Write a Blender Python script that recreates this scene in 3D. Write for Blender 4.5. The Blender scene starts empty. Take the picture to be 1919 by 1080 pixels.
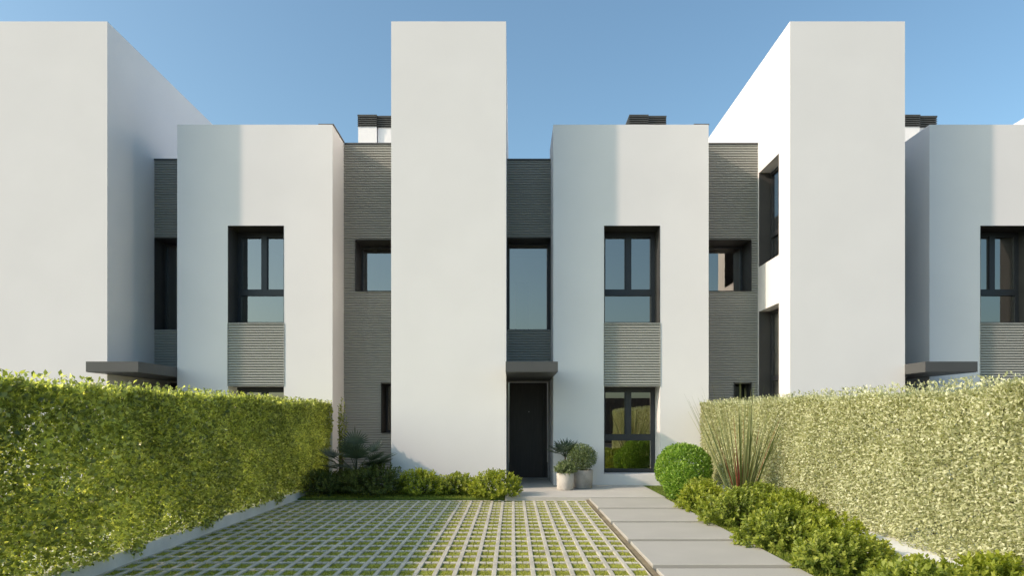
import bpy, math, random
import numpy as np
from mathutils import Vector, Matrix

R = math.radians
random.seed(7)
sc = bpy.context.scene
COL = sc.collection
F = 1279.0; VX = 961.0; VY = 784.6; ZC = 1.29      # lens in photo pixels, vanishing point, eye height
PITCH = 7.27

# ------------------------------------------------------------------ helpers
def tag(o, label=None, cat=None, group=None, kind=None):
    if label: o['label'] = label
    if cat: o['category'] = cat
    if group: o['group'] = group
    if kind: o['kind'] = kind
    return o

def empty(name, loc=(0, 0, 0), **k):
    o = bpy.data.objects.new(name, None); COL.objects.link(o)
    o.location = loc; o.empty_display_size = .2
    return tag(o, **k)

class MB:
    """collects polygons, then links them as ONE mesh object"""
    def __init__(s): s.v = []; s.f = []; s.mi = []; s.sm = []
    def face(s, pts, mi=0, smooth=False):
        n = len(s.v); s.v += [tuple(p) for p in pts]
        s.f.append(tuple(range(n, n + len(pts)))); s.mi.append(mi); s.sm.append(smooth); return s
    def box(s, x0, x1, y0, y1, z0, z1, mi=0, skip=''):
        p = lambda a, b, c: ((x0, x1)[a], (y0, y1)[b], (z0, z1)[c])
        q = {'-y': [p(0,0,0), p(1,0,0), p(1,0,1), p(0,0,1)], '+y': [p(1,1,0), p(0,1,0), p(0,1,1), p(1,1,1)],
             '-x': [p(0,1,0), p(0,0,0), p(0,0,1), p(0,1,1)], '+x': [p(1,0,0), p(1,1,0), p(1,1,1), p(1,0,1)],
             '+z': [p(0,0,1), p(1,0,1), p(1,1,1), p(0,1,1)], '-z': [p(0,1,0), p(1,1,0), p(1,0,0), p(0,0,0)]}
        for k, v in q.items():
            if k not in skip.split(): s.face(v, mi)
        return s
    def tube(s, pts, rad, n=6, mi=0, cap=True):
        pts = [Vector(p) for p in pts]
        rad = rad if hasattr(rad, '__len__') else [rad] * len(pts)
        rings = []
        base = len(s.v)
        for i, p in enumerate(pts):
            d = (pts[min(i+1, len(pts)-1)] - pts[max(i-1, 0)]).normalized()
            a = d.orthogonal().normalized() if i == 0 else (rings[-1][1] - d * rings[-1][1].dot(d)).normalized()
            b = d.cross(a)
            ring = [p + (a * math.cos(2*math.pi*k/n) + b * math.sin(2*math.pi*k/n)) * rad[i] for k in range(n)]
            rings.append((ring, a)); s.v += [tuple(q) for q in ring]
        for i in range(len(pts) - 1):
            for k in range(n):
                k2 = (k + 1) % n
                s.f.append((base+i*n+k, base+i*n+k2, base+(i+1)*n+k2, base+(i+1)*n+k)); s.mi.append(mi); s.sm.append(True)
        if cap:
            s.f.append(tuple(base+k for k in reversed(range(n)))); s.mi.append(mi); s.sm.append(False)
            e = base+(len(pts)-1)*n
            s.f.append(tuple(e+k for k in range(n))); s.mi.append(mi); s.sm.append(False)
        return s
    def lathe(s, prof, cx, cy, n=40, mi=0):
        base = len(s.v)
        for r, z in prof:
            for k in range(n):
                a = 2*math.pi*k/n; s.v.append((cx + r*math.cos(a), cy + r*math.sin(a), z))
        for i in range(len(prof)-1):
            for k in range(n):
                k2 = (k+1) % n
                s.f.append((base+i*n+k, base+i*n+k2, base+(i+1)*n+k2, base+(i+1)*n+k)); s.mi.append(mi); s.sm.append(True)
        return s
    def holed(s, u0, u1, z0, z1, holes, fn, depth=.0, mi=0, mir=0):
        """flat wall with rectangular openings; fn(u, z, d) -> point; openings get reveals `depth` deep"""
        us = sorted({u0, u1, *[h[0] for h in holes], *[h[1] for h in holes]})
        zs = sorted({z0, z1, *[h[2] for h in holes], *[h[3] for h in holes]})
        for i in range(len(us)-1):
            for j in range(len(zs)-1):
                um, zm = (us[i]+us[i+1])/2, (zs[j]+zs[j+1])/2
                if any(h[0] < um < h[1] and h[2] < zm < h[3] for h in holes): continue
                s.face([fn(us[i], zs[j], 0), fn(us[i+1], zs[j], 0), fn(us[i+1], zs[j+1], 0), fn(us[i], zs[j+1], 0)], mi)
        for a, b, c, d in holes:
            for (p, q) in (((a, c), (a, d)), ((a, d), (b, d)), ((b, d), (b, c)), ((b, c), (a, c))):
                s.face([fn(*p, 0), fn(*q, 0), fn(*q, depth), fn(*p, depth)], mir)
        return s
    def build(s, name, mats, parent=None, off=(0, 0, 0)):
        me = bpy.data.meshes.new(name)
        v = [(a-off[0], b-off[1], c-off[2]) for a, b, c in s.v]
        me.from_pydata(v, [], s.f)
        mats = mats if isinstance(mats, (list, tuple)) else [mats]
        for m in mats: me.materials.append(m)
        me.polygons.foreach_set('material_index', s.mi); me.polygons.foreach_set('use_smooth', s.sm)
        me.update()
        o = bpy.data.objects.new(name, me); COL.objects.link(o)
        if parent: o.parent = parent
        return o

def np_mesh(name, verts, nper, mat, parent=None, tint=None, smooth=False):
    """many same-sized polygons (nper corners each, unshared verts) from a numpy array"""
    verts = np.asarray(verts, dtype=np.float32).reshape(-1, 3)
    n = len(verts); k = n // nper
    me = bpy.data.meshes.new(name)
    me.vertices.add(n); me.vertices.foreach_set('co', verts.ravel())
    me.loops.add(n); me.loops.foreach_set('vertex_index', np.arange(n, dtype=np.int32))
    me.polygons.add(k)
    me.polygons.foreach_set('loop_start', np.arange(0, n, nper, dtype=np.int32))
    me.polygons.foreach_set('loop_total', np.full(k, nper, dtype=np.int32))
    me.update(calc_edges=True)
    if tint is not None:
        a = me.attributes.new('tint', 'FLOAT', 'POINT')
        a.data.foreach_set('value', np.repeat(np.asarray(tint, dtype=np.float32), nper))
    me.materials.append(mat)
    o = bpy.data.objects.new(name, me); COL.objects.link(o)
    if parent: o.parent = parent
    return o

def copy_tree(o, parent=None):
    c = o.copy(); COL.objects.link(c)
    if parent is not None: c.parent = parent
    for ch in list(o.children): copy_tree(ch, c)
    return c

# ------------------------------------------------------------------ materials
def mat(name):
    m = bpy.data.materials.new(name); m.use_nodes = True
    nt = m.node_tree; nt.nodes.clear()
    out = nt.nodes.new('ShaderNodeOutputMaterial')
    return m, nt, out
def N(nt, t, **k):
    n = nt.nodes.new(t)
    for a, b in k.items():
        if a in n.inputs.keys(): n.inputs[a].default_value = b
        else: setattr(n, a, b)
    return n
def c4(c): return (*c, 1)

def surface(name, col, rough=.8, var=.06, vscale=1.5, fine=0, fscale=90, bump=.0, bscale=200, spec=.5, metallic=0, col2=None, stretch=(1, 1, 1)):
    m, nt, out = mat(name); L = nt.links.new
    b = N(nt, 'ShaderNodeBsdfPrincipled', Roughness=rough, Metallic=metallic)
    b.inputs['Specular IOR Level'].default_value = spec
    tc = N(nt, 'ShaderNodeTexCoord'); mp = N(nt, 'ShaderNodeMapping'); mp.inputs['Scale'].default_value = stretch
    L(tc.outputs['Object'], mp.inputs['Vector'])
    n1 = N(nt, 'ShaderNodeTexNoise', Scale=vscale, Detail=6.0); L(mp.outputs[0], n1.inputs['Vector'])
    mix = N(nt, 'ShaderNodeMix', data_type='RGBA')
    c2 = col2 or tuple(x*(1-var*2) for x in col)
    mix.inputs[6].default_value = c4(tuple(min(1, x*(1+var)) for x in col)); mix.inputs[7].default_value = c4(c2)
    r1 = N(nt, 'ShaderNodeMapRange'); r1.inputs[1].default_value = .35; r1.inputs[2].default_value = .65
    L(n1.outputs['Fac'], r1.inputs[0]); L(r1.outputs[0], mix.inputs[0])
    last = mix.outputs[2]
    if fine:
        n2 = N(nt, 'ShaderNodeTexNoise', Scale=fscale, Detail=3.0); L(mp.outputs[0], n2.inputs['Vector'])
        r = N(nt, 'ShaderNodeMapRange'); r.inputs[1].default_value = .3; r.inputs[2].default_value = .7
        r.inputs[3].default_value = 1-fine; r.inputs[4].default_value = 1+fine
        L(n2.outputs['Fac'], r.inputs[0])
        mm = N(nt, 'ShaderNodeVectorMath', operation='SCALE'); L(last, mm.inputs[0]); L(r.outputs[0], mm.inputs['Scale'])
        last = mm.outputs[0]
    L(last, b.inputs['Base Color'])
    if bump:
        n3 = N(nt, 'ShaderNodeTexNoise', Scale=bscale, Detail=4.0); L(mp.outputs[0], n3.inputs['Vector'])
        bp = N(nt, 'ShaderNodeBump', Strength=bump, Distance=.004); L(n3.outputs['Fac'], bp.inputs['Height'])
        L(bp.outputs[0], b.inputs['Normal'])
    L(b.outputs[0], out.inputs[0])
    return m

def leafmat(name, cols, trans=.35, tcol=None, rough=.45, spec=.35, nscale=1.6, nmix=.5):
    """cols: three colours ramped by a random value per leaf and a clump noise"""
    m, nt, out = mat(name); L = nt.links.new
    at = N(nt, 'ShaderNodeAttribute', attribute_name='tint')
    tc = N(nt, 'ShaderNodeTexCoord'); ns = N(nt, 'ShaderNodeTexNoise', Scale=nscale, Detail=4.0); L(tc.outputs['Object'], ns.inputs['Vector'])
    r = N(nt, 'ShaderNodeMapRange'); r.inputs[1].default_value = .3; r.inputs[2].default_value = .7; L(ns.outputs['Fac'], r.inputs[0])
    mx = N(nt, 'ShaderNodeMix', data_type='FLOAT'); mx.inputs[0].default_value = nmix
    L(at.outputs['Fac'], mx.inputs[2]); L(r.outputs[0], mx.inputs[3])
    rp = N(nt, 'ShaderNodeValToRGB'); e = rp.color_ramp.elements
    e[0].position = .15; e[0].color = c4(cols[0]); e[1].position = .85; e[1].color = c4(cols[2])
    k = e.new(.5); k.color = c4(cols[1])
    L(mx.outputs[0], rp.inputs[0])
    b = N(nt, 'ShaderNodeBsdfPrincipled', Roughness=rough); b.inputs['Specular IOR Level'].default_value = spec
    L(rp.outputs[0], b.inputs['Base Color'])
    t = N(nt, 'ShaderNodeBsdfTranslucent')
    mu = N(nt, 'ShaderNodeMix', data_type='RGBA', blend_type='MULTIPLY'); mu.inputs[0].default_value = 1
    L(rp.outputs[0], mu.inputs[6]); mu.inputs[7].default_value = c4(tcol or (1.5, 1.5, .6))
    L(mu.outputs[2], t.inputs[0])
    ms = N(nt, 'ShaderNodeMixShader'); ms.inputs[0].default_value = trans
    L(b.outputs[0], ms.inputs[1]); L(t.outputs[0], ms.inputs[2]); L(ms.outputs[0], out.inputs[0])
    return m

def glassmat(name, refl=.4, tint=(.5, .55, .56), gcol=(.9, .95, 1)):
    m, nt, out = mat(name); L = nt.links.new
    g = N(nt, 'ShaderNodeBsdfGlossy', Roughness=.0); g.inputs[0].default_value = c4(gcol)
    t = N(nt, 'ShaderNodeBsdfTransparent'); t.inputs[0].default_value = c4(tint)
    lw = N(nt, 'ShaderNodeLayerWeight'); lw.inputs[0].default_value = .35
    ad = N(nt, 'ShaderNodeMath', operation='MULTIPLY_ADD'); ad.inputs[1].default_value = .6; ad.inputs[2].default_value = refl; ad.use_clamp = True
    L(lw.outputs['Fresnel'], ad.inputs[0])
    ms = N(nt, 'ShaderNodeMixShader'); L(ad.outputs[0], ms.inputs[0]); L(t.outputs[0], ms.inputs[1]); L(g.outputs[0], ms.inputs[2])
    L(ms.outputs[0], out.inputs[0])
    return m

M = {}
M['plaster'] = surface('white_plaster', (.80, .772, .765), .9, var=.012, vscale=.9, fine=.012, fscale=60, bump=.12, bscale=140, spec=.2)
M['clad'] = surface('grey_cladding', (.36, .362, .335), .6, var=.01, vscale=.6, spec=.3)
M['anth'] = surface('anthracite_metal', (.035, .037, .043), .42, var=.05, vscale=3, spec=.5)
M['lining'] = surface('dark_lining', (.055, .054, .054), .55, var=.05, vscale=3, spec=.4)
M['canopy'] = surface('grey_canopy_metal', (.075, .075, .075), .5, var=.04, vscale=2)
M['door'] = surface('dark_door_wood', (.032, .026, .023), .5, var=.12, vscale=7, stretch=(6, 6, .5))
M['alu'] = surface('light_aluminium', (.42, .40, .38), .4, var=.02, vscale=4)
M['chim'] = surface('chimney_louvre_metal', (.075, .075, .07), .55, var=.05)
M['room'] = surface('interior_paint', (.78, .76, .73), .9, var=.02)
M['roomfloor'] = surface('interior_floor', (.25, .19, .13), .5, var=.1, vscale=4)
M['roof'] = surface('roof_gravel', (.80, .78, .75), .95, var=.06, vscale=3, fine=.2, fscale=60)
M['terrace'] = surface('terrace_stone', (.52, .495, .455), .75, var=.03, vscale=1.4, fine=.04, fscale=150, bump=.05)
M['slab'] = surface('path_stone', (.425, .405, .365), .85, var=.025, vscale=1.6, fine=.035, fscale=160, bump=.05)
M['paver'] = surface('paver_concrete', (.515, .48, .40), .9, var=.08, vscale=4, fine=.10, fscale=120, bump=.3, bscale=160)
M['gravel'] = surface('brown_gravel', (.24, .19, .115), .95, var=.15, vscale=6, fine=.35, fscale=140, bump=.6, bscale=120)
M['soil'] = surface('dark_soil', (.07, .052, .035), .95, var=.2, vscale=5, fine=.3, fscale=90, bump=.6, bscale=80)
M['lawn'] = surface('lawn', (.10, .15, .03), .95, var=.15, vscale=5, fine=.35, fscale=130, bump=.5, bscale=120, spec=.1)
M['cellgrass'] = surface('cell_turf', (.27, .285, .06), .95, var=.2, vscale=6, fine=.35, fscale=160, bump=.6, bscale=150, spec=.1)
M['wallwhite'] = surface('white_kerb_render', (.74, .73, .71), .9, var=.05, vscale=2.5, fine=.03, fscale=50, bump=.15, bscale=90)
M['pot'] = surface('pale_concrete_pot', (.55, .51, .46), .85, var=.08, vscale=7, fine=.06, fscale=60, bump=.2, bscale=70)
M['pot2'] = surface('grey_concrete_pot', (.43, .39, .35), .85, var=.10, vscale=7, fine=.07, fscale=60, bump=.2, bscale=70)
M['bark'] = surface('brown_bark', (.10, .07, .045), .9, var=.2, vscale=12, bump=.5, bscale=60)
M['wood'] = surface('brown_timber', (.11, .065, .045), .7, var=.12, vscale=6, stretch=(1, 1, 8))
M['cream'] = surface('cream_render', (.55, .48, .38), .9, var=.04)
M['road'] = surface('asphalt', (.05, .05, .052), .9, var=.1, vscale=3, fine=.3, fscale=120)
M['glass'] = glassmat('window_glass', .28, (.64, .66, .66), (.93, .89, .85))
M['glass_clear'] = glassmat('clear_glass', .04, (.95, .97, .97), (1, 1, 1))
M['glass_dark'] = glassmat('window_glass_tinted', .30, (.34, .35, .35), (.95, .95, .9))
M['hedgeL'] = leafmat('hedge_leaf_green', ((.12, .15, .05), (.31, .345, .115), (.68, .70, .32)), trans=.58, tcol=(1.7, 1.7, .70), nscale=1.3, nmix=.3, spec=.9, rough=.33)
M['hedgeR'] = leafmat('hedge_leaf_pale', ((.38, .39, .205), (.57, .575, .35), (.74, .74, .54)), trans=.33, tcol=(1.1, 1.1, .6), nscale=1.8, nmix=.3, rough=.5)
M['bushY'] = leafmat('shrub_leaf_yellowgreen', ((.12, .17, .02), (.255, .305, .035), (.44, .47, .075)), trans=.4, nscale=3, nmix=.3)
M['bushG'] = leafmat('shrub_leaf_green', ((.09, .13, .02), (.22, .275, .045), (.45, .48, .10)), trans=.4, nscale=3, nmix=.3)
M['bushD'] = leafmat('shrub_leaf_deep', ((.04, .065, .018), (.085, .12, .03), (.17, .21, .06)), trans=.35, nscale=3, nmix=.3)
M['ball'] = leafmat('box_leaf', ((.10, .20, .025), (.22, .37, .05), (.42, .56, .13)), trans=.4, nscale=5, nmix=.2)
M['potleaf'] = leafmat('pot_shrub_leaf', ((.08, .12, .05), (.15, .20, .09), (.26, .31, .15)), trans=.3, nscale=6, nmix=.2)
M['palm'] = leafmat('fan_palm_leaf', ((.07, .10, .07), (.19, .22, .165), (.42, .44, .35)), trans=.25, tcol=(1.2, 1.3, .8), nscale=5, nmix=.3, rough=.4)
M['blade'] = leafmat('grass_blade', ((.07, .10, .03), (.15, .18, .07), (.30, .30, .15)), trans=.25, tcol=(1.2, 1.3, .6), nscale=4, nmix=.2)
M['bladered'] = leafmat('red_grass_blade', ((.18, .045, .03), (.26, .07, .045), (.34, .13, .08)), trans=.25, tcol=(1.3, .8, .6))
M['turf'] = leafmat('turf_blade', ((.20, .22, .03), (.36, .375, .055), (.52, .52, .11)), trans=.3, nscale=3, nmix=.35)

# ------------------------------------------------------------------ house (coordinates of the middle house)
Y0, YB, YL, YD, YC = 12.44, 13.19, 14.06, 14.64, 11.82       # tower, block, cladding, door, canopy front
TX0, TX1 = -2.217, -.122                                      # tower
BX0, BX1 = .784, 3.785                                        # block
ZT, ZB, ZE = 8.537, 6.975, 6.64
WX0, WX1 = 1.763, 2.846
ORG = (0, Y0, 0)

def slats(mb, x0, x1, z0, z1, y, holes=(), p=.0513):
    """horizontally ribbed sheet metal facing -Y"""
    n = round((z1-z0)/p); p = (z1-z0)/n
    prof = [(0, .034), (.38, .034), (.42, .004), (.62, .0), (1.0, .016), (1.0, .034)]
    for i in range(n):
        zb = z0 + i*p; zm = zb + p/2
        xs = [(x0, x1)]
        for h in holes:
            if h[2] < zm < h[3]:
                nx = []
                for a, b in xs:
                    if h[0] > a: nx.append((a, min(b, h[0])))
                    if h[1] < b: nx.append((max(a, h[1]), b))
                xs = [q for q in nx if q[1]-q[0] > .004]
        for a, b in xs:
            for j in range(len(prof)-1):
                (ta, ya), (tb, yb) = prof[j], prof[j+1]
                mb.face([(a, y+ya, zb+ta*p), (b, y+ya, zb+ta*p), (b, y+yb, zb+tb*p), (a, y+yb, zb+tb*p)])
    return mb

def window_front(house, x0, x1, z0, z1, y, transom=None, mullion=True, lined=True, ft=.075, depth=.45, glass='glass', lin_right=True):
    """window facing -Y whose outer frame face lies at y; frame is the part, pane and reveal lining its sub-parts"""
    f = MB(); d0, d1 = y, y+.06
    g = .002
    a, b, c, d = x0+g, x1-g, z0+g, z1-g
    f.box(a, a+ft, d0, d1, c, d); f.box(b-ft, b, d0, d1, c, d)
    f.box(a+ft, b-ft, d0, d1, c, c+ft); f.box(a+ft, b-ft, d0, d1, d-ft, d)
    if transom: f.box(a+ft, b-ft, d0-.012, d1, transom-.058, transom+.058)
    if mullion:
        mb_ = (transom+.058) if transom else c+ft
        xm = (a+b)/2
        f.box(xm-.055, xm+.055, d0-.010, d1, mb_, d-ft)
        # slim sash profiles
        for (s0, s1) in ((a+ft, xm-.055), (xm+.055, b-ft)):
            f.box(s0, s0+.012, d0+.012, d1, mb_, d-ft); f.box(s1-.012, s1, d0+.012, d1, mb_, d-ft)
            f.box(s0+.012, s1-.012, d0+.012, d1, d-ft-.03, d-ft); f.box(s0+.012, s1-.012, d0+.012, d1, mb_, mb_+.012)
    w = f.build('window', M['anth'], house, ORG)
    p = MB(); p.face([(a+ft*.5, y+.035, c+ft*.5), (b-ft*.5, y+.035, c+ft*.5), (b-ft*.5, y+.035, d-ft*.5), (a+ft*.5, y+.035, d-ft*.5)])
    p.build('pane', M[glass], w, ORG)
    if lined:
        l = MB(); yf = y-depth-.003; t = .006
        l.box(x0-.0, x0+t, yf, y, z0, z1); l.box(x1-t, x1, yf, y, z0, z1)
        l.box(x0+t, x1-t, yf, y, z1-t, z1); l.box(x0+t, x1-t, yf, y, z0, z0+t)
        l.build('reveal_lining', M['lining'], w, ORG)
    return w

def room(house, x0, x1, y0, y1, z0, z1, extra=None):
    r = MB()
    r.face([(x0,y1,z0),(x1,y1,z0),(x1,y1,z1),(x0,y1,z1)]); r.face([(x0,y0,z0),(x0,y1,z0),(x0,y1,z1),(x0,y0,z1)])
    r.face([(x1,y1,z0),(x1,y0,z0),(x1,y0,z1),(x1,y1,z1)]); r.face([(x0,y0,z1),(x1,y0,z1),(x1,y1,z1),(x0,y1,z1)])
    r.face([(x0,y0,z0),(x1,y0,z0),(x1,y1,z0),(x0,y1,z0)], 1)
    if extra: extra(r)
    return r.build('room', [M['room'], M['roomfloor'], M['lining']], house, ORG)

def make_house():
    H = empty('terraced_house', ORG)
    # --- tower
    t = MB()
    YR = 19.6
    t.face([(TX0,Y0,-.3),(TX1,Y0,-.3),(TX1,Y0,ZT),(TX0,Y0,ZT)])
    SKY_GAP = (16.4, 19.2, 6.62, 8.25)                         # unseen opening, added so sky shows through the upper side window
    t.holed(Y0, YR, -.3, ZT, [SKY_GAP], lambda u, z, d: (TX1-d, u, z), .2)
    t.face([(TX1,YR,-.3),(TX0,YR,-.3),(TX0,YR,ZT),(TX1,YR,ZT)])
    t.face([(TX0,Y0,ZT),(TX1,Y0,ZT),(TX1,YR,ZT),(TX0,YR,ZT)])
    holes = [(12.96, 14.0, 4.40, 6.33), (12.96, 14.0, 1.55, 3.485)]
    t.holed(Y0, YR, -.3, ZT, holes, lambda u, z, d: (TX0+d, u, z), .23)
    t.build('stair_tower', M['plaster'], H, ORG)
    for (a, b, c, d) in holes:
        x = TX0+.23; f = MB(); g = .002; ft = .07
        a2, b2, c2, d2 = a+g, b-g, c+g, d-g
        tr = c+.62 if c > 3 else c+.55
        f.box(x, x+.06, a2, a2+ft, c2, d2); f.box(x, x+.06, b2-ft, b2, c2, d2)
        f.box(x, x+.06, a2+ft, b2-ft, c2, c2+ft); f.box(x, x+.06, a2+ft, b2-ft, d2-ft, d2)
        f.box(x-.01, x+.06, a2+ft, b2-ft, tr-.05, tr+.05)
        w = f.build('window', M['anth'], H, ORG)
        p = MB(); p.face([(x+.035, b2-.03, c2+.03), (x+.035, a2+.03, c2+.03), (x+.035, a2+.03, d2-.03), (x+.035, b2-.03, d2-.03)])
        p.build('pane', M['glass'], w, ORG)
        l = MB(); l.box(TX0-.003, x, b-.006, b, c, d); l.box(TX0-.003, x, a, a+.006, c, d)
        l.box(TX0+.004, x, a+.006, b-.006, c, c+.006)
        l.build('reveal_lining', M['lining'], w, ORG)
        h = MB(); h.box(x-.035, x-.012, b-.20, b-.175, tr+.42, tr+.56); h.box(x-.016, x, b-.205, b-.17, tr+.46, tr+.52)
        h.build('handle', M['anth'], w, ORG)
        if c < 3:
            room(H, x+.062, TX1-.2, 12.7, 15.2, c-.5, d+.25); continue
        r = MB(); xa, xb, ya, yb, za, zb_ = x+.062, TX1-.2, 12.7, 19.4, c-.5, 8.4
        r.face([(xa,yb,za),(xb,yb,za),(xb,yb,zb_),(xa,yb,zb_)]); r.face([(xa,ya,za),(xb,ya,za),(xb,ya,zb_),(xa,ya,zb_)])
        r.face([(xa,14.2,za),(xa,yb,za),(xa,yb,zb_),(xa,14.2,zb_)])
        r.face([(xa,ya,zb_),(xb,ya,zb_),(xb,yb,zb_),(xa,yb,zb_)]); r.face([(xa,ya,za),(xb,ya,za),(xb,yb,za),(xa,yb,za)], 1)
        r.holed(ya, yb, za, zb_, [SKY_GAP], lambda u, z, d_: (xb, u, z), 0)
        r.build('room', [M['room'], M['roomfloor'], M['lining']], H, ORG)
        f = MB(); xw = TX1-.12; (p0, p1, q0, q1) = SKY_GAP
        f.box(xw, xw+.05, p0+.002, p0+.05, q0+.002, q1-.002); f.box(xw, xw+.05, p1-.05, p1-.002, q0+.002, q1-.002)
        f.box(xw, xw+.05, p0+.05, p1-.05, q0+.002, q0+.05); f.box(xw, xw+.05, p0+.05, p1-.05, q1-.05, q1-.002)
        w = f.build('window', M['anth'], H, ORG)  # frame of the added far-side opening, an invented window
        p = MB(); p.face([(xw+.02, p0+.03, q0+.03), (xw+.02, p1-.03, q0+.03), (xw+.02, p1-.03, q1-.03), (xw+.02, p0+.03, q1-.03)])
        p.build('pane', M['glass_clear'], w, ORG)
    # --- block with two front windows
    b = MB()
    UP, LO = (WX0, WX1, 3.138, 5.019), (WX0, WX1, .203, 1.915)
    b.holed(BX0, BX1, -.3, ZB, [(WX0, WX1, .203, 5.019)], lambda u, z, d: (u, YB+d, z), .45)
    b.face([(BX0,14.8,-.3),(BX0,YB,-.3),(BX0,YB,ZE),(BX0,14.8,ZE)])
    b.face([(BX0,14.45,ZE),(BX0,YB,ZE),(BX0,YB,ZB),(BX0,14.45,ZB)])
    b.face([(BX1,YB,-.3),(BX1,14.2,-.3),(BX1,14.2,ZB),(BX1,YB,ZB)])
    b.face([(BX0,YB,ZB),(BX1,YB,ZB),(BX1,14.45,ZB),(BX0,14.45,ZB)])
    b.face([(BX1,14.45,ZE-.1),(BX0,14.45,ZE-.1),(BX0,14.45,ZB),(BX1,14.45,ZB)])
    b.build('front_block', M['plaster'], H, ORG)
    YF = YB+.45
    window_front(H, *UP, YF, transom=3.132+.67)
    window_front(H, *LO, YF, transom=.203+.70, lined=False, glass='glass_dark')
    room(H, BX0+.15, BX1-.1, YF+.065, 17.6, 2.95, 5.5)
    room(H, BX0+.15, BX1-.1, YF+.065, 17.6, .0, 2.6)
    s = MB(); slats(s, WX0+.001, WX1-.001, 1.918, 3.129, YB-.006)
    s.box(WX0-.008, WX0+.002, YB-.010, YB+.002, 1.912, 3.135); s.box(WX1-.002, WX1+.010, YB-.010, YB+.002, 1.912, 3.135)
    s.box(WX0+.002, WX1-.002, YB-.010, YB+.43, 3.127, 3.137); s.box(WX0+.002, WX1-.002, YB-.010, YB+.43, 1.910, 1.920)
    s.build('cladding_panel', M['clad'], H, ORG)
    # --- ribbed wall between block and next tower
    NX = TX0+PITCH
    h1, h2 = (4.027, 4.914, 3.913, 4.968), (4.557, 4.914, .989, 2.033)
    s = MB(); slats(s, BX1, NX, -.1, ZB-.03, YL, [h1, h2])
    s.build('cladding_wall', M['clad'], H, ORG)
    for h, g in ((h1, 'glass'), (h2, 'glass_dark')):
        w = window_front(H, *h, YL+.52, mullion=False, depth=.535, ft=.05, glass=g)
        room(H, max(h[0]-.6, BX1+.1), NX+.3, YL+.585, 17.2, h[2]-1, h[3]+.5)
    # --- ribbed entry bay
    s = MB(); slats(s, TX1, BX0, 5.02, ZE-.02, YL)
    s.face([(TX1, YL+.02, 5.02), (TX1, YD, 5.02), (BX0, YD, 5.02), (BX0, YL+.02, 5.02)])
    s.build('cladding_panel', M['clad'], H, ORG)
    s = MB(); slats(s, TX1, BX0, 2.277, 3.12, YL)
    s.face([(TX1, YL+.02, 3.12), (BX0, YL+.02, 3.12), (BX0, YD, 3.12), (TX1, YD, 3.12)])
    s.build('cladding_panel', M['clad'], H, ORG)
    w = window_front(H, TX1+.002, BX0-.002, 3.122, 5.018, YL+.42, mullion=False, depth=.41, ft=.05)
    def hall(r):
        r.box(TX1+.2, TX1+.52, 17.30, 17.38, 2.9, 4.75, 2)
    room(H, TX1+.02, BX0+.6, YL+.49, 17.4, 2.9, 5.4, hall)
    # --- coping strips
    for bx in ((BX1-.28, BX1+.018, YB+.02, YL+.02, ZB+.001, ZB+.026), (BX1+.018, NX-.002, YL-.012, YL+.28, ZB-.03, ZB-.002),
               (TX1+.002, BX0-.002, YL-.012, YL+.28, ZE-.02, ZE+.004)):
        c = MB(); c.box(*bx); c.build('coping', M['canopy'], H, ORG)
    # --- rear roof and volume
    r = MB()
    r.face([(TX1, YL+.25, 6.5), (NX, YL+.25, 6.5), (NX, 22, 6.5), (TX1, 22, 6.5)], 1)
    r.face([(NX, 22, -.3), (TX1, 22, -.3), (TX1, 22, 6.9), (NX, 22, 6.9)])
    r.face([(BX1, YL+.26, 6.4), (NX, YL+.26, 6.4), (NX, YL+.26, ZB-.03), (BX1, YL+.26, ZB-.03)])
    r.build('roof', [M['plaster'], M['roof']], H, ORG)
    # --- canopy
    c = MB(); c.box(TX1-.003, BX0-.003, YC, YD+.02, 2.095, 2.275)
    c.box(TX1+.012, BX0-.02, YC+.02, YD-.02, 2.089, 2.096)
    c.build('canopy', M['canopy'], H, ORG)
    # --- door
    d = MB(); d.box(TX1+.045, BX0-.05, YD, YD+.05, .012, 2.052)
    dr = d.build('door', M['door'], H, ORG)
    f = MB()
    f.box(TX1+.004, TX1+.034, YD-.03, YD+.05, 0.0, 2.09); f.box(BX0-.034, BX0-.004, YD-.03, YD+.05, 0, 2.09)
    f.box(TX1+.034, BX0-.034, YD-.03, YD+.05, 2.058, 2.088)
    f.box(TX1+.034, BX0-.034, YD-.03, YD+.05, .0, .012)
    f.build('door_frame', M['alu'], dr, ORG)
    k = MB(); k.box(BX0-.128, BX0-.112, YD-.045, YD-.012, .06, 1.97); k.box(BX0-.125, BX0-.115, YD-.012, YD, .3, .33); k.box(BX0-.125, BX0-.115, YD-.012, YD, 1.7, 1.73)
    k.build('handle', M['lining'], dr, ORG)
    k = MB(); k.tube([(.345, YD-.006, 1.43), (.345, YD+.01, 1.43)], .012, 12)
    k.build('peephole', M['alu'], dr, ORG)
    # --- chimneys on the rear roof
    for (x0, x1, y0) in ((3.118, 3.628, 18.25), (3.632, 4.124, 18.32)):
        m = MB(); m.box(x0+.012, x1-.006, y0+.02, y0+.85, 6.45, 9.12); ch = m.build('chimney', M['plaster'], H, ORG)
        m = MB(); n = 6
        m.box(x0+.05, x1-.05, y0+.06, y0+.83, 9.10, 9.36)
        for i in range(n):
            z = 9.115 + i*.052
            m.face([(x0, y0, z), (x1, y0, z), (x1-.03, y0+.05, z+.03), (x0+.03, y0+.05, z+.03)])
            m.box(x0, x1, y0, y0+.89, z-.008, z+.014)
        m.box(x0-.004, x1+.004, y0-.004, y0+.90, 9.40, 9.425)
        m.build('chimney_cap', M['chim'], ch, ORG)
    return H

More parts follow.
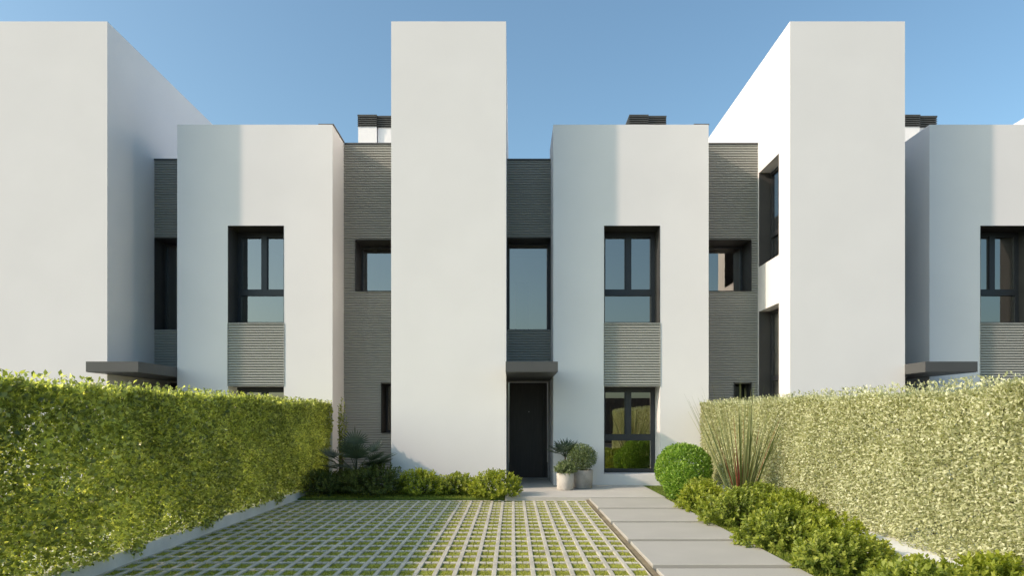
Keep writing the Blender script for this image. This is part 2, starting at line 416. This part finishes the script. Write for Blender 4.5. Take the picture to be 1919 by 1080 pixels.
house = make_house()
tag(house, 'white townhouse whose tall tower stands left of the dark front door with potted plants', 'house', 'white terraced townhouses in the row')
for k, lab in ((-1, 'white townhouse behind the dark green hedge, its tower cut by the left picture edge'),
               (1, 'white townhouse behind the pale hedge, tower side in full sun with two dark windows'),
               (2, 'farthest right townhouse, just a sunlit tower corner above the roof at the right edge')):
    h = copy_tree(house); h.location = (k*PITCH, Y0, 0); h['label'] = lab

# ------------------------------------------------------------------ ground
def sheet(name, x0, x1, y0, y1, z, m, kind='structure'):
    b = MB(); b.face([(x0,y0,z),(x1,y0,z),(x1,y1,z),(x0,y1,z)])
    return tag(b.build(name, m), kind=kind)
ZG = -.05
sheet('ground', -400, 400, -400, 400, -.13, M['soil'])
sheet('street', -400, 400, -9, 1.2, -.12, M['road'])
sheet('garden_soil', -3.55, 3.45, 1.3, 13.3, -.075, M['gravel'])
sheet('gravel_strip', 1.184, 1.240, 1.3, 11.13, -.040, M['gravel'])
sheet('joint_soil', 1.24, 2.49, 1.3, 11.13, -.0712, M['soil'])
sheet('planting_bed', 2.5, 3.45, 1.3, 13.3, -.062, M['lawn'])
b = MB(); b.box(-3.53, -.135, 11.19, 13.3, -.1, -.028); b.box(2.505, 3.5, 11.14, 13.3, -.1, -.012)
tag(b.build('lawn', M['lawn']), kind='structure')
b = MB(); b.box(-.125, 2.49, 11.14, 13.22, -.13, 0); b.box(-.118, .78, 13.22, 14.7, -.13, 0)
tag(b.build('terrace', M['terrace']), kind='structure')

# stepping slabs
slab_y = [(9.94, 11.125), (8.63, 9.835), (7.35, 8.53), (6.05, 7.24), (4.75, 5.935), (3.45, 4.64), (2.15, 3.34)]
slab_lab = ['beige stone path slab butting against the terrace step', 'beige stone path slab, second from the terrace', 'beige stone path slab, third from the terrace, beside the dark green shrub',
            'large beige stone path slab, fourth from the terrace', 'nearest beige path slab, cut by the bottom edge of the photo', None, None]
def slab_mesh():
    m = MB(); x0, x1 = 1.245, 2.485; h = .575; c = .005
    z0, z1 = -.09, -.012
    m.box(x0, x1, -h, h, z0, z1-c, skip='+z')
    o = [(x0,-h),(x1,-h),(x1,h),(x0,h)]; i = [(x0+c,-h+c),(x1-c,-h+c),(x1-c,h-c),(x0+c,h-c)]
    for k in range(4):
        k2 = (k+1) % 4
        m.face([(*o[k], z1-c), (*o[k2], z1-c), (*i[k2], z1), (*i[k], z1)])
    m.face([(*q, z1) for q in i])
    return m
first = None
for (a, bb), lab in zip(slab_y, slab_lab):
    o = slab_mesh().build('path_slab', M['slab']) if first is None else first.copy()
    if first is None: first = o
    else: COL.objects.link(o)
    o.location = (0, (a+bb)/2, 0)
    tag(o, lab or 'beige stone path slab nearest the street, below the photo', 'paving slab', 'stone slabs of the garden path')

# grass-grid driveway
CP, RP = .1697, .2804
cx0, ry0 = .0932, 10.98
cols = [cx0 + k*CP for k in range(-21, 7)]
rows = [ry0 - k*RP for k in range(0, 32)]
g = MB(); bw, tw = .042, .050
xL, xR = -3.53, 1.172
yT, yBt = ry0+RP/2+.025, rows[-1]-RP/2
zt = ZG
def beam(x0, x1, y0, y1, z1):
    c = .004
    g.box(x0, x1, y0, y1, -.09, z1-c, skip='+z -z')
    g.face([(x0+c, y0+c, z1), (x1-c, y0+c, z1), (x1-c, y1-c, z1), (x0+c, y1-c, z1)])
    o = [(x0,y0),(x1,y0),(x1,y1),(x0,y1)]; i = [(x0+c,y0+c),(x1-c,y0+c),(x1-c,y1-c),(x0+c,y1-c)]
    for k in range(4):
        k2 = (k+1) % 4
        g.face([(*o[k], z1-c), (*o[k2], z1-c), (*i[k2], z1), (*i[k], z1)])
rg = random.Random(3)
for x in cols + [cols[-1]+CP]:
    xb = x - CP/2
    for r in rows:                                   # one short beam per cell row so that every stone sits a little differently
        beam(xb-bw/2, min(xb+bw/2, xR+.01), r-RP/2+.0012, r+RP/2-.0012, zt+rg.uniform(-.002, .002))
for r in rows + [rows[0]+RP]:
    yb = r-RP/2
    for x in cols:
        for sgn in (-1, 1):
            xa = x + (sgn*.004 if sgn > 0 else -CP/2+bw/2); xe = x + (CP/2-bw/2 if sgn > 0 else -.004)
            beam(xa, xe, yb-tw/2, yb+tw/2, zt-.001+rg.uniform(-.002, .002))
tag(g.build('driveway', M['paver']), kind='structure')
sheet('driveway_turf_bed', xL, xR, yBt, yT, -.066, M['cellgrass'])
rs = np.random.RandomState(11)
def grass_blades(name, px, py, z, h, m, w=.004):
    n = len(px); a = rs.rand(n)*6.283; hh = h*(.5+rs.rand(n)*.8)
    lx, ly = (rs.rand(n)-.5)*.9*hh, (rs.rand(n)-.5)*.9*hh
    dx, dy = np.cos(a)*w, np.sin(a)*w
    v = np.stack([np.stack([px-dx, py-dy, np.full(n, z)], 1), np.stack([px+dx, py+dy, np.full(n, z)], 1),
                  np.stack([px+lx, py+ly, z+hh], 1)], 1)
    return tag(np_mesh(name, v, 3, m, tint=rs.rand(n)), kind='stuff')
per = 75
cxs, rys = np.meshgrid(np.array(cols), np.array(rows)); nC = cxs.size
px = (cxs.ravel()[:, None] + (rs.rand(nC, per)-.5)*(CP-bw-.006)).ravel(); py = (rys.ravel()[:, None] + (rs.rand(nC, per)-.5)*(RP-tw-.006)).ravel()
tag(grass_blades('grass_in_pavers', px, py, -.067, .0135, M['turf'], .006), 'short yellow green turf growing in the cells of the driveway pavers', 'grass')
px = np.concatenate([rs.uniform(-3.5, -.15, 16000), rs.uniform(2.52, 3.4, 7000), rs.uniform(2.49, 2.75, 9000)])
py = np.concatenate([rs.uniform(11.2, 12.4, 16000), rs.uniform(11.15, 13.15, 7000), rs.uniform(3.5, 11.2, 9000)])
tag(grass_blades('lawn_grass', px, py, -.03, .03, M['bushG'], .004), 'short mown grass along the beds and beside the terrace', 'grass')

# low white kerb walls under the hedges
b = MB(); b.box(-4.4, -3.545, 1.3, 13.16, -.13, .075)
tag(b.build('low_wall', M['wallwhite']), 'low white kerb wall under the dark green hedge, in shade', 'low wall', 'low white kerb walls')
b = MB(); b.box(3.36, 4.4, 1.3, 13.16, -.13, .112)
tag(b.build('low_wall', M['wallwhite']), 'low white kerb wall in sun under the pale hedge', 'low wall', 'low white kerb walls')

# ------------------------------------------------------------------ foliage
def unit(v): return v / np.maximum(np.linalg.norm(v, axis=-1, keepdims=True), 1e-9)
def leaf_quads(P, D, Nn, L, W, fold=.25):
    """P base points, D leaf direction, Nn rough normal, L length, W width; folded rhombus leaves"""
    D = unit(D); S = unit(np.cross(D, Nn)); U = np.cross(S, D)
    L = L[:, None]; W = W[:, None]
    a = P; t = P + D*L; m = P + D*L*.48
    return np.stack([a, m + S*W*.5 + U*W*fold, t, m - S*W*.5 + U*W*fold], 1)
def vnoise(P, s, seed):
    q = P*s; r = np.random.RandomState(seed); o = np.zeros(len(P))
    for k in range(5):
        d = r.normal(size=3); d /= np.linalg.norm(d); o += np.sin((q @ d)*(1+.55*k) + r.rand()*6.28)/(1+.35*k)
    return o/2.6

def hedge(name, x0, x1, y0, y1, z0, z1, face, n, L, W, m, seed, clump, label, gap=-.32):
    """face=+1: the garden side is x1, -1: x0. leaves fill the volume, denser near the skin, in clumps"""
    r = np.random.RandomState(seed)
    k = int(n*2.2)
    P = np.stack([r.uniform(x0, x1, k), r.uniform(y0, y1, k), z0 + (z1-z0)*r.rand(k)**.9], 1)
    xf = x1 if face > 0 else x0
    # half of them pulled to the garden skin, some to the top
    s = r.rand(k)
    dpt = r.exponential(.07, k)
    skin = s < .5; P[skin, 0] = xf - face*dpt[skin]
    top = (s > .5) & (s < .66); P[top, 2] = z1 - r.exponential(.05, top.sum())
    end = (s > .66) & (s < .70); P[end, 1] = y1 - r.exponential(.06, end.sum())
    cl = vnoise(P*np.array([1, 1, 1.2]), clump, seed+1)
    P = P[(cl + r.normal(0, .45, k)) > gap][:n]; k = len(P)
    b1 = vnoise(P, 2.1, seed+2); b2 = vnoise(P, 6.5, seed+3)
    fx = (P[:, 0]-x0)/(x1-x0)*2-1
    P[:, 0] += (b1*.05 + b2*.035)*np.sign(fx)*np.abs(fx)
    P[:, 2] += (b1*.035 + b2*.03)*np.clip((P[:, 2]-z0)/(z1-z0), 0, 1)
    # a few shoots above the top
    sh = r.rand(k) < .012
    P[sh, 2] = z1 + r.rand(sh.sum())**2*.075 + .015
    out = np.stack([np.sign(fx)*np.abs(fx)**2*1.0, np.zeros(k), np.clip((P[:, 2]-z0)/(z1-z0), 0, 1)**3*1.0], 1)
    D = unit(out*.7 + r.normal(0, .75, (k, 3)) + np.array([0, 0, .15])); Nn = unit(out + r.normal(0, .8, (k, 3)) + np.array([0, 0, .5]))
    Ls = L*(.6+.8*r.rand(k)); Q = leaf_quads(P, D, Nn, Ls, W/L*Ls*(.8+.4*r.rand(k)))
    o = np_mesh(name, Q, 4, m, tint=r.rand(k))
    tag(o, label, 'hedge', 'clipped garden hedges')
    st = MB(); rr = random.Random(seed)
    y = y0+.1
    while y < y1-.05:
        xm = (x0+x1)/2 + rr.uniform(-.08, .08)
        pts = [(xm, y, z0-.05), (xm+rr.uniform(-.05, .05), y+rr.uniform(-.05, .05), z0+.5), (xm+rr.uniform(-.1, .1), y+rr.uniform(-.12, .12), z1-.25)]
        st.tube(pts, [.016, .012, .006], 5)
        for q in range(3):
            zz = rr.uniform(z0+.2, z1-.4); st.tube([(xm, y, zz), (xm+rr.uniform(-.2, .2), y+rr.uniform(-.2, .2), zz+.25)], [.007, .003], 4)
        y += rr.uniform(.25, .4)
    st.build('stem', M['bark'], o)
    return o
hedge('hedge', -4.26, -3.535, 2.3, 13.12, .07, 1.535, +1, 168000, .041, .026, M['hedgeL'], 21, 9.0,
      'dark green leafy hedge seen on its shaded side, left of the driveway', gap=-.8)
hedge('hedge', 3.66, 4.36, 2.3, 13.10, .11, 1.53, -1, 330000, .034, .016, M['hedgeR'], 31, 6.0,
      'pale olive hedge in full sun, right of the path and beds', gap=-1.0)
# leaves hanging over the left kerb
r = np.random.RandomState(5); k = 3600
yy = r.uniform(3, 11.4, k); keep = (vnoise(np.stack([yy, yy*0, yy*0], 1), 5, 8) > .0); yy = yy[keep]; k = len(yy)
P = np.stack([-3.56 + r.rand(k)*.06, yy, .135 - r.rand(k)**2.0*.12*(.4+.6*np.clip(vnoise(np.stack([yy, yy*0, yy*0], 1), 9, 9)+.6, 0, 1))], 1)
Q = leaf_quads(P, r.normal(0, .6, (k, 3))+np.array([.3, 0, -.5]), r.normal(0, .6, (k, 3))+np.array([1, 0, .4]), np.full(k, .045), np.full(k, .026))
o = np_mesh('overhanging_foliage', Q, 4, M['hedgeL'], bpy.data.objects['hedge'], tint=r.rand(k))

def shrub(name, x, y, z, w, h, m, seed, label, cat, group=None, nspr=210, L=.042, W=.024, sprig=.13, loose=.25, parent=None):
    """low mound of leafy sprigs growing out of a common base"""
    r = np.random.RandomState(seed)
    th = r.rand(nspr)*6.283; u = r.rand(nspr)**.75
    ph = u*math.pi*.60                                  # from the top down past the equator
    d = np.stack([np.sin(ph)*np.cos(th), np.sin(ph)*np.sin(th), np.cos(ph)], 1)
    lump = 1 + .16*vnoise(d, 2.6, seed+1) + r.normal(0, .07, nspr)
    tip = d*np.array([w/2, w/2, h*.62])*lump[:, None] + np.array([0, 0, h*.38])
    tip[:, 2] = np.maximum(tip[:, 2], .03)
    nl = 13
    t = np.linspace(0, 1, nl)[None, :, None]
    grow = unit(d + np.array([0, 0, .55]) + r.normal(0, .25, (nspr, 3)))
    ln = sprig*(.7+.6*r.rand(nspr))[:, None, None]
    P = tip[:, None, :] - grow[:, None, :]*ln*(1-t)
    a = (np.arange(nl)*2.4)[None, :] + r.rand(nspr, 1)*6.28
    s1 = unit(np.cross(grow, np.array([.3, .2, 1.]))); s2 = np.cross(grow, s1)
    rad = s1[:, None, :]*np.cos(a)[..., None] + s2[:, None, :]*np.sin(a)[..., None]
    D = rad*.9 + grow[:, None, :]*(.45+.6*t) + r.normal(0, .18, (nspr, nl, 3))
    Nn = grow[:, None, :]*1.0 - rad*.35 + r.normal(0, .2, (nspr, nl, 3))
    P = P.reshape(-1, 3); D = D.reshape(-1, 3); Nn = Nn.reshape(-1, 3); k = len(P)
    Ls = L*(.65+.7*r.rand(k))
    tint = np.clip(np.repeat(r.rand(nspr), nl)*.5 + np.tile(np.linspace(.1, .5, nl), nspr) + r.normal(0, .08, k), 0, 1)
    # inner leaves so the mound is not hollow
    kf = nspr*3
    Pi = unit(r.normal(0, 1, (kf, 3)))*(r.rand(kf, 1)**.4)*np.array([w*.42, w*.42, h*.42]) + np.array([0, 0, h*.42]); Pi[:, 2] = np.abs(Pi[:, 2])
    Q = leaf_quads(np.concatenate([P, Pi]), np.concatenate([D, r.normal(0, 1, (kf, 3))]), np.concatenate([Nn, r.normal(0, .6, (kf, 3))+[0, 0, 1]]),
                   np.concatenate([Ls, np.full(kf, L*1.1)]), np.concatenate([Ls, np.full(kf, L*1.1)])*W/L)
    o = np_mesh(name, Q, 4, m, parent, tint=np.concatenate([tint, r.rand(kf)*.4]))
    o.location = (x, y, z)
    if label: tag(o, label, cat, group)
    st = MB(); rr = random.Random(seed)
    for q in range(9):
        an = rr.random()*6.28; e = rr.uniform(.2, .42)*w
        st.tube([(0, 0, -.02), (math.cos(an)*e*.5, math.sin(an)*e*.5, h*.35), (math.cos(an)*e, math.sin(an)*e, h*.68)], [.007, .005, .002], 5)
    st.build('stem', M['bark'], o if parent is None else parent).location = (0, 0, 0) if parent is None else (x, y, z)
    return o

def ball(name, x, y, z, dx, dz, n, L, W, m, seed, label=None, cat=None, group=None, parent=None, shell=.05, bump=.05):
    r = np.random.RandomState(seed)
    d = unit(r.normal(0, 1, (n, 3)))
    lump = 1 + bump*vnoise(d, 4.5, seed+1) + .6*bump*vnoise(d, 11, seed+2)
    inner = 1 - r.exponential(shell, n)*2/dx
    P = d*np.array([dx/2, dx/2, dz/2])*(lump*np.clip(inner, .3, 1))[:, None]
    P[:, 2] += dz/2
    D = unit(d*.8 + r.normal(0, .6, (n, 3)) + np.array([0, 0, .3])); Nn = d + r.normal(0, .5, (n, 3))
    Ls = L*(.6+.8*r.rand(n))
    o = np_mesh(name, leaf_quads(P, D, Nn, Ls, Ls*W/L), 4, m, parent, tint=r.rand(n))
    o.location = (x, y, z)
    if label: tag(o, label, cat, group)
    return o

SG = 'low shrubs in the planting beds'
ZS = -.04
bed = [  # x px centre, Y, width m, height m, kind, label
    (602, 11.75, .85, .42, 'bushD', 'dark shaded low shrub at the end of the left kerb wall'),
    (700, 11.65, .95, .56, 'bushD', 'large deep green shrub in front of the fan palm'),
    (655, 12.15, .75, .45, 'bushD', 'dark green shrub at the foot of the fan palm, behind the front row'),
    (790, 11.75, .78, .45, 'bushY', 'yellow green shrub in front of the white tower wall, half in shade'),
    (857, 11.8, .60, .40, 'bushG', 'grey green shrub between two yellow green ones before the tower'),
    (928, 11.45, .80, .47, 'bushY', 'bright yellow green shrub at the left corner of the terrace'),
]
for i, (pxx, Y, w, h, kd, lab) in enumerate(bed):
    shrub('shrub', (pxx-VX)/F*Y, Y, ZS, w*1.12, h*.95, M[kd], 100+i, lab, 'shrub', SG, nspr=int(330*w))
bedR = [
    (2.93, 10.6, .62, .46, 'bushG', 'dull green shrub between the box ball and the tall grass clump'),
    (2.72, 9.75, .70, .45, 'bushY', 'bright yellow green shrub at the path edge next to the second slab'),
    (2.78, 8.35, .88, .52, 'bushG', 'dark green shrub at the path edge below the tall grass clump'),
    (3.20, 8.85, .90, .55, 'bushG', 'green shrub at the foot of the tall grass, by the hedge'),
    (3.30, 8.05, .80, .52, 'bushY', 'yellow green shrub under the pale hedge, just past the tall grass'),
    (3.12, 7.55, .78, .44, 'bushY', 'yellow green shrub in the middle of the right bed before the white kerb shows'),
    (2.78, 7.0, .86, .46, 'bushG', 'wide green shrub at the path edge next to the fourth slab'),
    (3.12, 6.75, .66, .42, 'bushY', 'yellow green shrub standing against the sunlit white kerb'),
    (2.85, 5.95, .80, .40, 'bushG', 'green shrub cut by the bottom of the photo near the path'),
    (3.12, 5.15, .60, .27, 'bushY', 'low yellow green shrub at the bottom edge in front of the white kerb'),
    (3.52, 4.92, .66, .42, 'bushY', 'shrub in the bottom right corner of the photo against the hedge'),
    (2.85, 4.75, .75, .42, 'bushG', 'green shrub by the path just below the photo'),
]
for i, (X, Y, w, h, kd, lab) in enumerate(bedR):
    shrub('shrub', X, Y, ZS-.02, w*1.04, h*.88, M[kd], 200+i, lab, 'shrub', SG, nspr=int(380*w), loose=.3)

ball('box_ball', 2.94, 11.75, -.03, .94, .88, 13500, .036, .022, M['ball'], 301, 'large clipped round box shrub beside the window end of the terrace', 'topiary', 'clipped box balls')
ball('box_ball', 2.70, 11.0, -.04, .56, .62, 6500, .034, .021, M['ball'], 302, 'smaller clipped round box shrub in front of the large one', 'topiary', 'clipped box balls')

# fan palm
def fan_palm(parent, c, n, plen, blen, seed, m, nb=19, up=.35, w=.022, ang=112, lo=38):
    r = np.random.RandomState(seed); rr = random.Random(seed)
    for i in range(n):
        an = i*2.4 + rr.uniform(-.3, .3); el = R(rr.uniform(lo, 82)) if i % 4 else R(rr.uniform(14, 38))
        d = Vector((math.cos(an)*math.cos(el), math.sin(an)*math.cos(el), math.sin(el)))
        pl = plen*rr.uniform(.75, 1.15)
        hub = Vector(c) + d*pl + Vector((0, 0, -.05*pl*math.cos(el)))
        mb = MB()
        mb.tube([c, Vector(c)+d*pl*.5+Vector((0, 0, .02)), hub], [.008, .006, .005], 5)
        side = d.cross(Vector((0, 0, 1)))
        side = side.normalized() if side.length > .1 else Vector((1, 0, 0))
        nrm = side.cross(d).normalized()
        vs = []
        for k in range(nb):
            f = (k/(nb-1)-.5)*2
            a = f*R(ang)
            bd = d*math.cos(a) + side*math.sin(a) + nrm*(.10+.16*abs(f)*rr.uniform(.4, 1.2))
            bd.normalize(); L_ = blen*rr.uniform(.85, 1.1)*(1-.28*abs(f))
            tt = bd.cross(nrm).normalized()
            up_ = tt.cross(bd)
            pts = []
            for q, (s, ww) in enumerate(((0, .5), (.45, 1.0), (.8, .7), (1.0, .06))):
                p = hub + bd*L_*s + Vector((0, 0, -L_*.16*s*s))
                pts.append((p - tt*w*.5*ww + up_*.0, p + up_*w*-.28*ww, p + tt*w*.5*ww))
            for q in range(3):
                (a1, b1, c1), (a2, b2, c2) = pts[q], pts[q+1]
                mb.face([a1, b1, b2, a2]); mb.face([b1, c1, c2, b2])
        mb.build('frond', m, parent)
p = empty('fan_palm', ((668-VX)/F*12.0, 12.0, -.03), label='grey green fan palm with stiff pleated leaves beside the ribbed wall', cat='palm')
t = MB(); t.tube([(0, 0, -.02), (.01, 0, .18), (.0, .0, .37)], [.085, .075, .05], 10); t.build('trunk', M['bark'], p)
fan_palm(p, (0, 0, .36), 19, .45, .36, 44, M['palm'], nb=17, w=.025, ang=76, lo=12)

# slim leafy shrub at the hedge end
p = empty('slender_shrub', (-3.28, 12.95, 0), label='thin upright shrub with small leaves at the far end of the dark hedge', cat='shrub')
st = MB(); P = []; D = []; r = np.random.RandomState(77)
for q in range(11):
    an = r.rand()*6.28; e = .05+.10*r.rand(); hh = 1.15+.55*r.rand()
    pts = [Vector((math.cos(an)*.03, math.sin(an)*.03, -.05)), Vector((math.cos(an)*e*.6, math.sin(an)*e*.6, hh*.5)), Vector((math.cos(an)*e, math.sin(an)*e, hh))]
    st.tube(pts, [.006, .005, .002], 5)
    for s in np.linspace(.3, 1, 60):
        b_ = pts[1].lerp(pts[2], (s-.5)*2) if s > .5 else pts[0].lerp(pts[1], s*2)
        P.append(tuple(b_)); D.append(tuple(r.normal(0, 1, 3)+np.array([0, 0, .5])))
st.build('stem', M['bark'], p)
P = np.array(P); k = len(P)
np_mesh('foliage', leaf_quads(P, np.array(D), r.normal(0, .5, (k, 3))+[0, 0, 1], np.full(k, .05), np.full(k, .024)), 4, M['bushG'], p, tint=r.rand(k))

# tall grass clump (flax-like blades)
p = empty('ornamental_grass', (3.14, 9.35, -.05), label='tall clump of thin upright grass blades, a few of them red, before the pale hedge', cat='grass clump')
def blades(n, seed, lmin, lmax, wmin, wmax, spread, up):
    rr = random.Random(seed); mb = MB()
    for i in range(n):
        an = rr.random()*6.283; sp = spread*rr.random()**.7
        d = Vector((math.cos(an)*sp, math.sin(an)*sp, 1)).normalized()
        L_ = rr.uniform(lmin, lmax)*(1-.25*sp); w = rr.uniform(wmin, wmax)
        b0 = Vector((math.cos(an), math.sin(an), 0))*rr.random()*.07
        side = d.cross(Vector((rr.uniform(-1, 1), rr.uniform(-1, 1), .2))).normalized(); drop = rr.uniform(.02, .22)*sp
        pr = None
        for q in range(7):
            s = q/6; c_ = b0 + d*L_*s + Vector((math.cos(an), math.sin(an), 0))*drop*s*s*L_ - Vector((0, 0, 1))*drop*s**3*L_*.8
            ww = w*(1-s**2.2)*.5 + .0008
            cu = (c_-side*ww, c_+side*ww)
            if pr: mb.face([pr[0], pr[1], cu[1], cu[0]])
            pr = cu
    return mb
def tinted(o, seed, per):
    a = o.data.attributes.new('tint', 'FLOAT', 'POINT'); r = np.random.RandomState(seed); n = len(o.data.vertices)
    a.data.foreach_set('value', np.repeat(r.rand(n//per+1), per)[:n].astype(np.float32)); return o
tinted(blades(100, 51, 1.0, 2.05, .008, .014, .42, 1).build('blades', M['blade'], p), 1, 24)
tinted(blades(14, 52, 1.1, 2.1, .018, .034, .32, 1).build('blades', M['blade'], p), 2, 24)
rb = tinted(blades(26, 53, .8, 1.6, .008, .016, .42, 1).build('blades', M['bladered'], p), 3, 24); rb['label'] = 'red grass blades'

# pots
def pot(parent, rad, h, m, wall=.022):
    mb = MB(); rb_ = rad*.94
    mb.lathe([(0.001, 0), (rb_-.012, 0), (rb_, .012), (rad-.004, h*.55), (rad, h-.008), (rad-.006, h), (rad-wall, h), (rad-wall-.002, h-.05)], 0, 0)
    mb.build('pot', m, parent)
    s = MB(); s.lathe([(rad-wall, h-.035), (rad*.5, h-.028), (.001, h-.03)], 0, 0, 24); s.build('soil', M['soil'], parent)
p = empty('potted_shrub', (.945, 12.30, .001), label='small pale concrete pot with a low green shrub, in front of the taller plants', cat='potted plant', group='potted plants beside the front door')
pot(p, .158, .30, M['pot'])
shrub('foliage', 0, 0, .27, .40, .24, M['potleaf'], 61, None, None, nspr=170, L=.03, W=.013, sprig=.09, parent=p)
p = empty('potted_shrub', (1.275, 12.62, .001), label='larger grey concrete pot with a clipped round shrub, right of the door', cat='potted plant', group='potted plants beside the front door')
pot(p, .205, .335, M['pot2'])
ball('foliage', 0, 0, .31, .53, .50, 5200, .034, .012, M['potleaf'], 62, parent=p, shell=.07, bump=.07)
s = MB(); s.tube([(0, 0, .28), (.01, 0, .55)], [.016, .012], 6); s.build('stem', M['bark'], p)
p = empty('potted_palm', (.985, 12.82, .001), label='small dark palm with spreading leaves behind the two potted shrubs', cat='potted plant', group='potted plants beside the front door')
pot(p, .15, .28, M['pot2'])
s = MB(); s.tube([(0, 0, .24), (0, 0, .56)], [.02, .014], 6); s.build('stem', M['bark'], p)
fan_palm(p, (0, 0, .56), 14, .19, .26, 63, M['palm'], nb=13, w=.022)

# across the street (seen only in the window reflections)
p = empty('garden_gate', (6.1, -9.6, -.12), label='brown timber gate across the street, mirrored in the ground floor window', cat='gate')
m_ = MB()
for i in range(16): m_.box(-1.2+i*.2, -1.2+i*.2+.19, 0, .05, .05, 2.5)
m_.build('gate_leaf', M['wood'], p)
m_ = MB(); m_.box(-1.3, 2.1, -.06, 0, .1, .25); m_.box(-1.3, 2.1, -.06, 0, 2.1, 2.25); m_.build('gate_rail', M['wood'], p)
m_ = MB(); m_.box(-60, 4.75, -9.75, -9.45, -.13, 2.2); m_.box(8.3, 60, -9.75, -9.45, -.13, 2.2); m_.box(-60, 4.75, -9.78, -9.42, 2.2, 2.26); m_.box(8.3, 60, -9.78, -9.42, 2.2, 2.26)
tag(m_.build('boundary_wall', M['cream']), 'cream rendered boundary wall across the street, mirrored in the lower windows', 'wall')

# ------------------------------------------------------------------ light, sky, camera
dirv = Vector((2.15, .75, -1.31)).normalized()                  # the way sunlight travels
el = math.asin(-dirv.z)
sun = bpy.data.lights.new('sun', 'SUN'); sun.energy = 2.7; sun.angle = R(1.2); sun.color = (1, .775, .62)
so = bpy.data.objects.new('sun', sun); COL.objects.link(so)
so.rotation_euler = dirv.to_track_quat('-Z', 'Y').to_euler(); so.location = (-20, -10, 20)
w = bpy.data.worlds.new('World'); sc.world = w; w.use_nodes = True
nt = w.node_tree; bg = nt.nodes['Background']
sky = nt.nodes.new('ShaderNodeTexSky'); sky.sky_type = 'NISHITA'; sky.sun_disc = False
sky.sun_elevation = el; sky.sun_rotation = math.atan2(-dirv.x, -dirv.y)
sky.air_density = 1.0; sky.dust_density = 3.0; sky.ozone_density = .6
tn = nt.nodes.new('ShaderNodeMix'); tn.data_type = 'RGBA'; tn.blend_type = 'MULTIPLY'; tn.inputs[0].default_value = 1
tn.inputs[7].default_value = (.90, 1.12, 1.13, 1); nt.links.new(sky.outputs[0], tn.inputs[6])
nt.links.new(tn.outputs[2], bg.inputs[0]); bg.inputs[1].default_value = .15

cam = bpy.data.cameras.new('camera'); co = bpy.data.objects.new('camera', cam); COL.objects.link(co)
cam.sensor_width = 36; cam.sensor_fit = 'HORIZONTAL'; cam.lens = F/1919*36
cam.shift_x = -(VX-959.5)/1919; cam.shift_y = (VY-540)/1919
cam.clip_start = .05; cam.clip_end = 2000
co.location = (0, 0, ZC); co.rotation_euler = (R(90), 0, 0)
sc.camera = co
sc.view_settings.view_transform = 'Standard'; sc.view_settings.look = 'None'; sc.view_settings.exposure = .40; sc.view_settings.gamma = 1
sc.cycles.max_bounces = 10; sc.cycles.diffuse_bounces = 5; sc.cycles.glossy_bounces = 4; sc.cycles.transparent_max_bounces = 12
sc.cycles.transmission_bounces = 6
